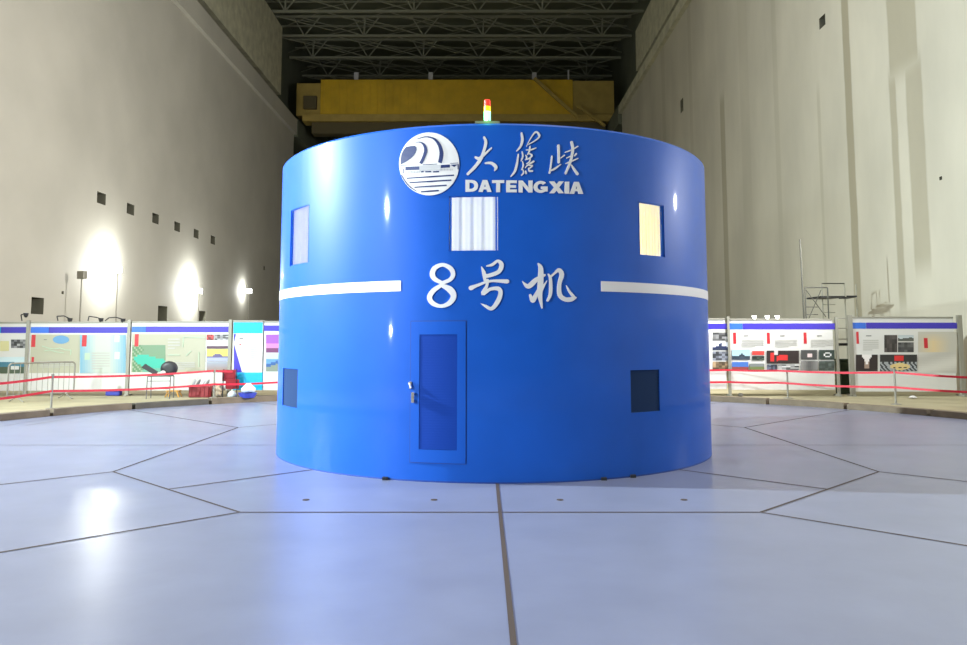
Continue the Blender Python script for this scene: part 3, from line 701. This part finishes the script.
def teal(u, v): 
    if u < .2+.15*math.sin(v*9): return (.10, .22, .10) if (int(u*21)*7+int(v*15)*5) % 3 else (.26, .34, .22)
    if v < .25+.3*u: return (.16, .27, .16)
    return (.04, .42, .30) if v < .85 else (.12, .35, .25)
panel('white display panel with a big teal river photo behind the steel chair', YPL, 132, 229, 322.9, 390.4, [
    ('box', 132.3, 334, 205, 372.5, 'cream', 'cream_print'), ('pic', 132.3, 345, 165.5, 372, teal, (20, 14)), ('box', 135, 334, 138.4, 346.4, 'tagred', 'red_tag'),
    ('line', [(183, 347), (183.5, 337), (205, 337.5)], 'mapgreen'), ('line', [(168, 355), (180, 355)], 'mapgreen'), ('line', [(186, 356), (191, 351)], 'mapgreen'), ('line', [(199, 352), (199, 367)], 'mapgreen'), ('text', 168, 338, 180, 350, 4), ('text', 170, 362, 195, 370, 4),
    ('pic', 206.7, 334.5, 213.5, 340, mono(11, .1, .8, (1, .1, .1))), ('pic', 214.5, 334.5, 228.4, 340, mono(12, .05, .6)), ('pic', 206.7, 346, 228, 348.6, lambda u, v: (.10, .05, .08)),
    ('pic', 206.7, 349, 228.4, 361.2, lambda u, v: (.70, .58, .12) if v < .35+.3*abs(math.cos(u*PI)) else ((.12, .10, .22) if v < .75 else (.35, .38, .55)), (14, 10)),
    ('pic', 206.7, 362, 228.4, 372, lambda u, v: lerp((.30, .34, .40), (.30, .18, .12), v))],
    [(132, 146, 326.5, 332.3, 'azure'), (146, 229, 326.5, 332.3, 'indigo')], (False, True))
panel('narrow display panel with cyan top and bottom blocks and an indigo wedge', YPL, 233.4, 262.8, 322.0, 390.2, [
    ('box', 233.6, 322.4, 262.6, 333.3, 'cyan', 'cyan_block'), ('box', 233.6, 372.4, 262.2, 390, 'cyan', 'cyan_block'), ('poly', [(233.8, 334), (236, 334), (233.8, 343)], 'indigo'), ('poly', [(233.8, 344), (242, 372.2), (233.8, 372.2)], 'indigo'),
    ('text', 239.5, 337.5, 246, 339.8, 1, 'txtd'), ('text', 250, 341, 258, 359, 9), ('box', 239.5, 344, 241, 345.2, 'tagred')], None, (False, False))
panel('display panel half hidden behind the cover, purple sunset photo over a blue lake photo', YPL, 263.4, 361, 322.6, 390.2, [
    ('pic', 266, 334.5, 290, 352.6, lambda u, v: (.30, .08, .42) if v < .45 else ((.62, .20, .42) if v < .75 else (.16, .04, .12))), ('pic', 266, 353.2, 290, 359, lambda u, v: (.45, .66, .72)), ('pic', 266, 359, 290, 371.5, land((.10, .25, .50), (.03, .10, .28), (.20, .24, .18), .25, .1, 11))],
    [(264, 361, 325.4, 331, 'indigo')], (False, False))
panel('display panel beside the cover on the right, a column of black and white photos', YPR, 640, 727, 319.8, 389, [
    ('pic', 712.7, 332.5, 728, 340.7, mono(21, .05, .4)), ('pic', 712.7, 341.8, 728, 350.3, land((.70, .72, .76), (.02, .03, .10), (.03, .04, .08), .45, .2, 9)), ('pic', 712.7, 351.4, 728, 360.4, mono(22, .05, .35, (.8, .85, 1))), ('pic', 712.7, 361.6, 728, 369.5, mono(23, .08, .5, (1, .7, .4)))],
    [(640, 727, 323.6, 329.2, 'indigo')], (False, True), pw=2.2)
def flag(u, v): return (.62, .03, .03) if (abs(u-.18) < .07 and .15 < v < .85) or (.3 < u < .65 and abs(v-.55-.25*(.5-u)) < .2) else ((.6, .55, .55) if (abs(u-.3) < .05 and v < .3) else (.03, .02, .02))
panel('long display panel with three red tags over a black photo of red figures', YPR, 729.6, 835, 320.2, 389.8, [
    *[('box', x, 332.5, x+3.3, 343.8, 'tagred', 'red_tag') for x in (733, 766.7, 803.5)], *[('text', x, 335, x+8, 337, 1, 'txtd') for x in (743.5, 780, 817)], *[('text', x, 339.5, x+22.5, 347.5, 5) for x in (741.5, 774.7, 811)],
    ('pic', 732, 349.5, 750, 359.8, land((.35, .52, .62), (.03, .05, .07), (.05, .07, .10), .55, .1, 9)), ('pic', 752, 351, 764.3, 355, lambda u, v: (.60, .06, .05)), ('pic', 752, 356, 764.3, 360.4, mono(31, .02, .15, (.7, 1, .8))),
    ('pic', 732, 362, 748.4, 369.8, lambda u, v: (.06, .16, .50) if v < .6 else (.28, .06, .05)), ('pic', 749.3, 363.5, 764.3, 369.8, lambda u, v: (.20, .22, .22) if v < .5 else (.15, .19, .07)),
    ('pic', 766.7, 350.6, 799, 363.5, flag, (26, 12)), ('pic', 767, 364.6, 777, 370, mono(34, .04, .3, (.6, .7, 1))), ('pic', 777.6, 364.6, 799, 370, mono(35, .02, .7)),
    ('pic', 801, 350, 817, 359.6, lambda u, v: (.75, .6, .6) if (u-.55)**2+(v-.6)**2 < .04 else (.07, .07, .07)), ('pic', 819, 350, 834.6, 359.6, lambda u, v: (.75, .75, .75) if .02 < (u-.55)**2+(v-.5)**2 < .06 else (.04, .06, .05)), ('pic', 801, 361, 818, 370.5, lambda u, v: lerp((.10, .10, .10), (.28, .27, .26), abs(u-.5)*2)), ('pic', 819, 361, 834.6, 370.5, mono(38, .06, .16, (.8, 1, .9)))],
    st(729.6, 835, 323.3, 329.4, 13), (False, True), pw=2.2)
def hands(u, v): return (.80, .76, .74) if abs(u-.5) < .06+.22*max(0, .45-v)*2 and v < .55 else ((.35, .25, .2) if abs(u-.5) < .12 and v < .8 else (.03, .02, .02))
def stage(u, v):
    if .38 < u < .65 and .05 < v < .40: return (.62, .03, .03)
    if ((u-.54)/.27)**2+((v-.72)/.2)**2 < 1: return (.02, .02, .02) if any((u-q)**2+(v-.78)**2*.3 < .0009 for q in (.4, .54, .68)) else (.66, .50, .22)
    if v < .45: return (.03, .03, .03)
    return (.03, .035, .04) if int((u*3-v)*6) % 2 else (.34, .36, .38)
panel('rightmost display panel, photo of yellow stage under a red square and a misty mountain print', YPR, 852, 957, 318.4, 391.5, [
    ('box', 856, 331.7, 859, 343.8, 'tagred', 'red_tag'), ('text', 866, 335, 875, 337, 1, 'txtd'), ('text', 863, 339.5, 878.5, 351, 6), ('pic', 884.3, 335, 897.2, 352.2, mono(41, .03, .12, (1, .85, .8))), ('pic', 898, 335, 913.7, 341.2, land((.45, .5, .52), (.08, .09, .08), (.12, .12, .1), .5, .1, 6)), ('pic', 898, 342.3, 913.7, 352.2, mono(43, .04, .15)),
    ('pic', 856, 354.6, 877.7, 371.2, hands, (18, 12)), ('pic', 880, 354.6, 917, 371.2, stage, (36, 16)),
    ('pic', 918, 331.7, 956.6, 372.8, lambda u, v: lerp((.62, .60, .55), (.48, .46, .42), .5+.5*math.sin(v*11+u*3)) if v > .5 else lerp((.50, .48, .42), (.66, .52, .30), max(0, 1-abs(u-.4)*2.2)*min(1, v*4)), (22, 18)),
    ('box', 923.5, 338, 927.8, 348.2, 'tagred', 'red_seal')],
    st(852, 957, 322.6, 328.7, 14), (True, True), pw=4.5)
# lamps clipped on top of the panels
def clip_lamp(pts, Y, label, lit, grp):
    P = [onY(x, y-2.2, Y) for x, y in pts]; t = thing('clip_lamp', label, 'lamp', tuple(P[0]), 0, None)
    MB().tube([p-P[0] for p in P], .035, 6).build('arm', M['black'], t)
    MB().lathe([(.03, -.05), (.06, .0), (.075, .08)], 12).build('lamp_head', M['lampw'] if lit else M['black'], t, tuple(P[-1]-P[0]+Vector((0, 0, -.06))))
M['lampw'] = mat('lit_lamp_head', (.9, .9, .85), .4, emit=(1, 1, .92), es=1.5)
for pts, lb in (([(22, 323), (21, 317), (26, 316)], 'black bent lamp arm on the panel top at far left'), ([(58, 323), (57, 318.5), (64, 318), (70, 321)], 'black bent lamp arm on the panel top beneath the lowest near wall opening'),
                ([(88, 323), (89, 318.5), (96, 319.5), (101, 321)], 'black bent lamp arm left of two above the pale blue map block'), ([(105, 323), (109, 320), (116, 319.5), (123, 321.5)], 'black bent lamp arm right of two above the pale blue map block')):
    clip_lamp(pts, YPL+.02, lb, False, 'black lamp arms on the left display panels')
for x, lb in ((752, 'white lit clip lamp on the right panel, leftmost of three'), (765, 'white lit clip lamp on the right panel, middle of three'), (775, 'white lit clip lamp on the right panel, rightmost of three')):
    clip_lamp([(x, 321), (x, 319), (x+2, 318.5)], YPR+.02, lb, True, 'lit clip lamps on the right display panel')

# ------------------------------------------------------------------ stanchions and red tape
def base_pt(px, py): d = ray(px, py); return Vector((0,0,EYE))+d*((ZG-EYE)/d.z)
def stanchion(P, label, h=.86):
    t = thing('barrier_post', label, 'barrier post', (P.x, P.y, ZG), 0, 'grey posts carrying the red tapes')
    MB().lathe([(.13, 0), (.13, .012), (.03, .03)], 20).build('base_disc', M['steel'], t)
    MB().lathe([(.026, .03), (.026, h-.03)], 12).build('pole', M['steel'], t); MB().lathe([(.036, h-.06), (.036, h-.01), (.02, h)], 12).build('cap', M['steel'], t)
    return P
posts = [(Vector((-14.2, 17.2, ZG)), 'x')]
pL0 = Vector((-13.2, 16.3, ZG)); 
pL1 = stanchion(base_pt(51, 409), 'grey barrier post in front of the steel crowd barrier', .84)
pL2 = stanchion(base_pt(213.8, 397.6), 'grey barrier post beside the maroon crate', .80)
pR0 = stanchion(Vector((8.7, 22.3, ZG)), 'grey barrier post in front of the three-tag display panel', .80)
pR1 = stanchion(base_pt(896, 404.5), 'grey barrier post in front of the rightmost display panel', .92)
def tape(pts, lab):
    b = MB()
    for A, B in zip(pts, pts[1:]):
        N = 10; prev = None
        for k in range(N+1):
            t = k/N; P = A.lerp(B, t)+Vector((0, 0, -.05*math.sin(PI*t)*min(1, (B-A).length/5)))
            if prev: 
                b.quad(prev+Vector((0,-.03,-.028)), P+Vector((0,-.03,-.028)), P+Vector((0,-.03,.028)), prev+Vector((0,-.03,.028)))
                b.quad(prev+Vector((0,-.036,-.028)), P+Vector((0,-.036,-.028)), P+Vector((0,-.036,.028)), prev+Vector((0,-.036,.028)))
            prev = P
    return tag(b.build('barrier_tape', M['red'], norm=False), lab, 'barrier tape')
def tp(px, py, P): return onY(px, py, P.y)
e0 = Vector((0, 16.0, 0))
tape([tp(-35, 386, e0), tp(52, 377, pL1), tp(214, 370.8, pL2), onY(233, 371.5, 22.9)], 'upper red tape strung in front of the left display panels')
tape([tp(-35, 402, e0), tp(52, 391, pL1), tp(214, 384.3, pL2), onY(277, 382.4, 23.0), onY(330, 381, 23.0)], 'lower red tape strung in front of the left display panels')
e1 = Vector((0, 18.2, 0)); e2 = Vector((0, 23.0, 0))
tape([tp(660, 369, e2), tp(730, 370, e2), tp(777.5, 370.6, pR0), tp(895, 372.4, pR1), tp(1000, 378.5, e1)], 'upper red tape strung in front of the right display panels')
tape([tp(660, 381, e2), tp(730, 382, e2), tp(777.5, 382.6, pR0), tp(895, 387.2, pR1), tp(1000, 393, e1)], 'lower red tape strung in front of the right display panels')

# ------------------------------------------------------------------ steel crowd barrier
A = onY(9, 363.5, 20.6); B = onY(75, 363.8, 22.3)
cb = thing('crowd_barrier', 'grey steel crowd barrier with vertical bars before the left panels', 'barrier', ((A.x+B.x)/2, (A.y+B.y)/2, ZG), math.atan2(B.y-A.y, B.x-A.x))
L = (Vector((B.x-A.x, B.y-A.y)).length)/2; ht = A.z-ZG
b = MB(); b.tube([(-L, 0, .18), (-L, 0, ht-.06), (-L+.06, 0, ht), (L-.06, 0, ht), (L, 0, ht-.06), (L, 0, .18), (-L, 0, .18)], .045, 8); b.build('frame', M['steel'], cb)
for k in range(1, 12): MB().bar((-L+2*L*k/12, 0, .18), (-L+2*L*k/12, 0, ht), .018, n=6).build('bar', M['steel'], cb)
for x in (-L+.25, L-.25): MB().tube([(x, 0, .2), (x, -.1, .1), (x, -.3, .02), (x, .1, .1), (x, .3, .02)][:3], .035).tube([(x, 0, .2), (x, .1, .1), (x, .3, .02)], .035).build('foot', M['steel'], cb)

# ------------------------------------------------------------------ things lying by the left panels
M['tube'] = mat('dark_steel_tube', (.12, .12, .11), .5, .3)
P = base_pt(160, 398.5); ch = thing('folding_chair', 'grey steel chair piled with black round cushion before the teal photo', 'chair', (P.x, P.y, ZG), .15)
zs = .62; wch = .62
for x in (-wch/2, wch/2):
    for y in (-.2, .2): MB().bar((x, y*1.2, 0), (x, y, zs), .028, n=6).build('leg', M['tube'], ch)
MB().box((-wch/2, -.22, zs), (wch/2, .22, zs+.035)).build('seat', M['tube'], ch, bevel=.01)
b = MB(); b.bar((-wch/2, -.2, .28), (wch/2, -.2, .28), .02); b.bar((-wch/2, -.2, .5), (wch/2, -.2, .5), .02); b.build('stretcher', M['tube'], ch)
b = MB(); b.lathe([(.10, -.03), (.24, -.02), (.25, .02), (.10, .03)], 20, axis='y'); o = b.build('round_cushion', M['black'], smooth=True); o.location = onY(169, 368.5, P.y+.1); o.scale = (1, 1, .85); tag(o, 'black round padded seat propped upright on the grey steel chair', 'cushion')
b = MB(); b.quad((-.3, -.02, .1), (.1, -.02, -.12), (.16, -.02, -.02), (-.2, -.02, .2)); b.v = b.v + [v+Vector((0, .06, 0)) for v in b.v]; b.f.append((4, 5, 6, 7)); b.f += [(0, 1, 5, 4), (1, 2, 6, 5), (2, 3, 7, 6), (3, 0, 4, 7)]; b.c += [None]*5
o = b.build('seat_board', M['black'], loc=onY(152, 371, P.y)); tag(o, 'black slanted board lying on the left of the grey steel chair', 'board')
o = MB().lathe([(.04, 0), (.08, .02), (.07, .07), (.03, .10)], 10).build('paper_bag', M['board'], loc=onY(163, 374.2, P.y)); tag(o, 'small white paper bundle on the seat of the grey steel chair', 'bundle')
P = base_pt(173.5, 397.0); st_ = thing('low_stool', 'small orange low stool between the steel chair and maroon crate', 'stool', (P.x, P.y, ZG))
MB().box((-.19, -.12, .16), (.19, .12, .20)).build('seat', M['orange'], st_, bevel=.01)
for x in (-1, 1):
    for y in (-1, 1): MB().bar((x*.2, y*.12, 0), (x*.13, y*.09, .165), .035).build('leg', M['orange'], st_)
P = base_pt(200.5, 397.2); cr_ = thing('storage_crate', 'maroon plastic crate on the ground before the left panels', 'crate', (P.x, P.y, ZG))
MB().box((-.30, -.15, 0), (.30, .15, .30)).build('body', M['maroon'], cr_, bevel=.02)
b = MB(); b.box((-.31, -.16, .29), (.31, .16, .33)); b.build('rim', M['maroon'], cr_)
b = MB(); [b.box((x-.015, -.165, .03), (x+.015, -.15, .28)) for x in (-.22, -.1, .02, .14, .26)]; b.build('ribs', M['maroon'], cr_)
for k in range(4):
    o = MB().lathe([(.03, -.09), (.038, 0), (.032, .07), (.012, .1)], 8).build('bottle', M['txtd'] if k % 2 else M['pale'], loc=(P.x-.2+k*.13, P.y, ZG+.35+.07)); o.rotation_euler = (0, .5, 0)
    tag(o, 'small dark and pale bottle leaning in the maroon crate', 'bottle', 'bottles standing in the maroon crate')
    o['label'] = ['leftmost small bottle tipped on the maroon crate', 'second small bottle from the left on the maroon crate', 'third small bottle from the left on the maroon crate', 'rightmost small bottle tipped on the maroon crate'][k]
P = base_pt(217.3, 397.0)
b = MB(); b.lathe([(.08, 0), (.12, .06), (.11, .22), (.05, .30), (.07, .34)], 12); o = b.build('sack', M['beige'], loc=(P.x, P.y, ZG), smooth=True); tag(o, 'beige sack slumped between the barrier post and red folded chair', 'sack')
P = base_pt(229.5, 396.6); fc = thing('red_folding_chair', 'dark red folded chair leaning on the cyan display panel', 'chair', (P.x, P.y, ZG), .3)
MB().box((-.22, .02, .45), (.16, .05, .78)).build('backrest', M['maroon'], fc, bevel=.01); MB().box((-.12, -.04, .22), (.26, -.01, .5)).build('seat', M['maroon'], fc, bevel=.01)
for x in (-.2, .2): MB().bar((x, -.15, 0), (x*.9, .06, .8), .025).build('leg', M['black'], fc); MB().bar((x, .12, 0), (x*.9, -.06, .6), .025).build('leg', M['black'], fc)
P = base_pt(247.5, 397.6); bs = MB().lathe([(.20, 0), (.26, .13), (.27, .14)], 20).build('plastic_basin', M['bluep'], loc=(P.x, P.y, ZG)); tag(bs, 'blue plastic basin holding pale bags below the cyan panel', 'basin')
b = MB(); b.lathe([(.05, 0), (.2, .03), (.21, .12), (.12, .2), (.06, .27)], 12); o = b.build('plastic_bag', M['pale'], loc=(P.x+.02, P.y, ZG+.145), smooth=True); tag(o, 'pale crumpled plastic bag heaped in the blue basin', 'bag')
o = MB().lathe([(.08, 0), (.14, .05), (.12, .13), (.04, .2)], 10).build('plastic_bag', M['pale'], loc=(P.x-.43, P.y-.05, ZG), smooth=True); tag(o, 'pale plastic bag lying on the ground left of the blue basin', 'bag')
P = base_pt(109, 396.4); o = MB().box((-.22, -.1, 0), (.22, .1, .16)).build('blue_bag', M['bluep'], loc=(P.x, P.y+.3, ZG), bevel=.04); tag(o, 'dark blue bag on the ground under the pale blue map panel', 'bag')
P = base_pt(740.5, 396.5); o = MB().lathe([(.03, 0), (.09, .03), (.06, .09), (.02, .1)], 8).build('rubble_lump', M['curb_dark'], loc=(P.x, P.y-.0, ZG)); tag(o, 'dark lump of rubble at the foot of the three-tag panel', 'rubble')
P = base_pt(913, 398.3); o = MB().lathe([(.03, 0), (.12, .02), (.07, .06), (.02, .08)], 8).build('paper_scrap', M['board'], loc=(P.x, P.y, ZG)); tag(o, 'white crumpled scrap at the foot of the rightmost panel', 'paper scrap')

# ------------------------------------------------------------------ ladder, bin and scaffold at the right
YD = 23.6; A = onY(837.5, 320, YD); B = onY(850.5, 395, YD)
ld = thing('aluminium_ladder', 'aluminium ladder frame standing in the gap between right panels', 'ladder', ((A.x+B.x)/2, YD, ZG)); hw = (B.x-A.x)/2; hz = A.z-ZG+.08
for x in (-hw, hw): MB().bar((x*1.25, 0, 0), (x, .05, hz), .045).build('rail', M['alu'], ld)
for z in (hz-.03, hz-.33, hz-.66): MB().bar((-hw, .04, z), (hw, .04, z), .03).build('rung', M['alu'], ld)
MB().box((-hw*.8, -.05, hz-.86), (hw*.8, .12, hz-.78)).build('step_board', M['black'], ld)
A = onY(840, 359, YD+.35); B = onY(851, 395, YD+.35)
tb = thing('waste_bin', 'tall dark green bin behind the ladder between right panels', 'bin', ((A.x+B.x)/2, YD+.55, ZG)); hw = (B.x-A.x)/2
MB().box((-hw, -.2, 0), (hw, .2, A.z-ZG-.06)).build('body', M['green'], tb, bevel=.03); MB().box((-hw*1.06, -.22, A.z-ZG-.06), (hw*1.06, .22, A.z-ZG)).build('lid', M['green'], tb, bevel=.015)
YS = 27.5
sc = thing('scaffold_tower', 'grey tubular scaffold tower with dark boards showing above the right panels', 'scaffold', (onY(825, 330, YS).x, YS, ZG))
ox = sc.location.x
def SP(px, py, dy=0): q = onY(px, py, YS+dy); return (q.x-ox, dy, q.z-ZG)
def down(p): return (p[0], p[1], 0)
M['tube'] = mat('scaffold_tube', (.10, .10, .085), .5, .3); M['tubel'] = mat('pale_scaffold_tube', (.36, .35, .29), .5, .2)
for (px, py, m_, dy) in ((805, 287.5, 'tube', 0), (827.5, 287.5, 'tube', 0), (821.8, 283.5, 'tubel', 1.2), (844.3, 283.5, 'tubel', 1.2), (855.8, 284, 'tubel', 1.2)):
    p = SP(px, py, dy); MB().bar(p, down(p), .05, n=6).build('upright', M[m_], sc)
MB().bar(SP(805, 287.5), SP(827.5, 287.5), .05, n=6).build('ledger', M['tube'], sc); MB().bar(SP(821.8, 283.5, 1.2), SP(844.3, 283.5, 1.2), .05, n=6).build('ledger', M['tube'], sc)
for (x0, x1, y, dy, m_) in ((805.5, 818, 307, 0, 'tube'), (805.5, 818, 314.5, 0, 'tube'), (823, 835, 304.5, 1.2, 'tubel'), (823, 835, 312.5, 1.2, 'tubel')): MB().bar(SP(x0, y, dy), SP(x1, y, dy), .035, n=6).build('rung', M[m_], sc)
for p, q in (((806, 290), (826, 317)), ((821, 290), (809, 318))): MB().bar(SP(*p), SP(*q), .03, n=6).build('cross_brace', M['tube'], sc)
def board(n0, n1, f0, z):
    a, c, e = SP(n0, 297), SP(n1, 297), SP(f0, 297, 1.2); b = MB(); zz = SP(825, z)[2]; fw = a[0]+(c[0]-a[0])
    b.quad((a[0], 0, zz), (c[0], 0, zz), (c[0]-.1, 1.2, zz), (e[0], 1.2, zz)); b.quad(*[v+Vector((0, 0, .06)) for v in b.v[:4]])
    b.f += [(0, 1, 5, 4), (1, 2, 6, 5), (2, 3, 7, 6), (3, 0, 4, 7)]; b.c += [None]*4
    return b.build('deck_board', M['black'], sc)
board(821, 845, 806.5, 297.6); board(846.5, 857, 846.5, 297.2)
tp_ = onY(800, 239.5, 26.8); bp = onY(803.5, 317, 26.8)
ps = MB().bar((bp.x-tp_.x+.05, 0, -(tp_.z-ZG)), (0, 0, 0), .07, .06, n=8).build('scaffold_pole', M['tube'], loc=tuple(tp_)); tag(ps, 'tall thin dark steel pole standing left of the scaffold tower', 'pole')

# ------------------------------------------------------------------ floodlights by the left wall
M['lens'] = mat('floodlight_lens', (.95, .95, .95), .3, emit=(1, 1, .96), es=25)
def flood(px, py, X, label, aim, power, ang, face, rad=.15, lit=True):
    P = onX(px, py, X); t = thing('floodlight', label, 'floodlight', (P.x, P.y, ZG), 0, 'floodlights on poles by the left wall'); h = P.z-ZG
    MB().lathe([(.22, 0), (.22, .03), (.05, .06)], 16).build('base', M['steel'], t); MB().lathe([(.04, .06), (.035, h-.2)], 10).build('pole', M['steel'], t)
    hd = MB().box((-.25, -.11, -.2), (.25, .11, .2)).build('lamp_head', M['steel'], t, (0, 0, h), bevel=.02); hd.rotation_euler = (0, 0, face)
    MB().box((-.23, -.125, -.18), (.23, -.112, .18)).build('lens', M['lens'] if lit else M['black'], hd)
    if lit:
        d = bpy.data.lights.new('flood_light', 'POINT'); d.energy = power; d.color = (.97, 1, .96); d.shadow_soft_size = .12
        o = bpy.data.objects.new('flood_light', d); COL.objects.link(o); o.location = P+Vector((-.32, .0, .0))
flood(82, 275, -20.4, 'thin lamp post at the left edge of the largest glare, its lamp turned away', None, 0, 0, PI*.86, lit=False)
flood(118, 270, -20.75, 'added floodlight on a pole inside the largest glare on the left wall', None, 1900, 0, .3)  # pole and lamp added inside the glare to light the wall
flood(199, 291, -20.75, 'floodlight on a pole in the middle glare on the left wall', None, 2100, 0, .4)
flood(249, 291, -20.9, 'farthest and smallest glaring floodlight on the left wall beside the blue cover', None, 500, 0, .3)
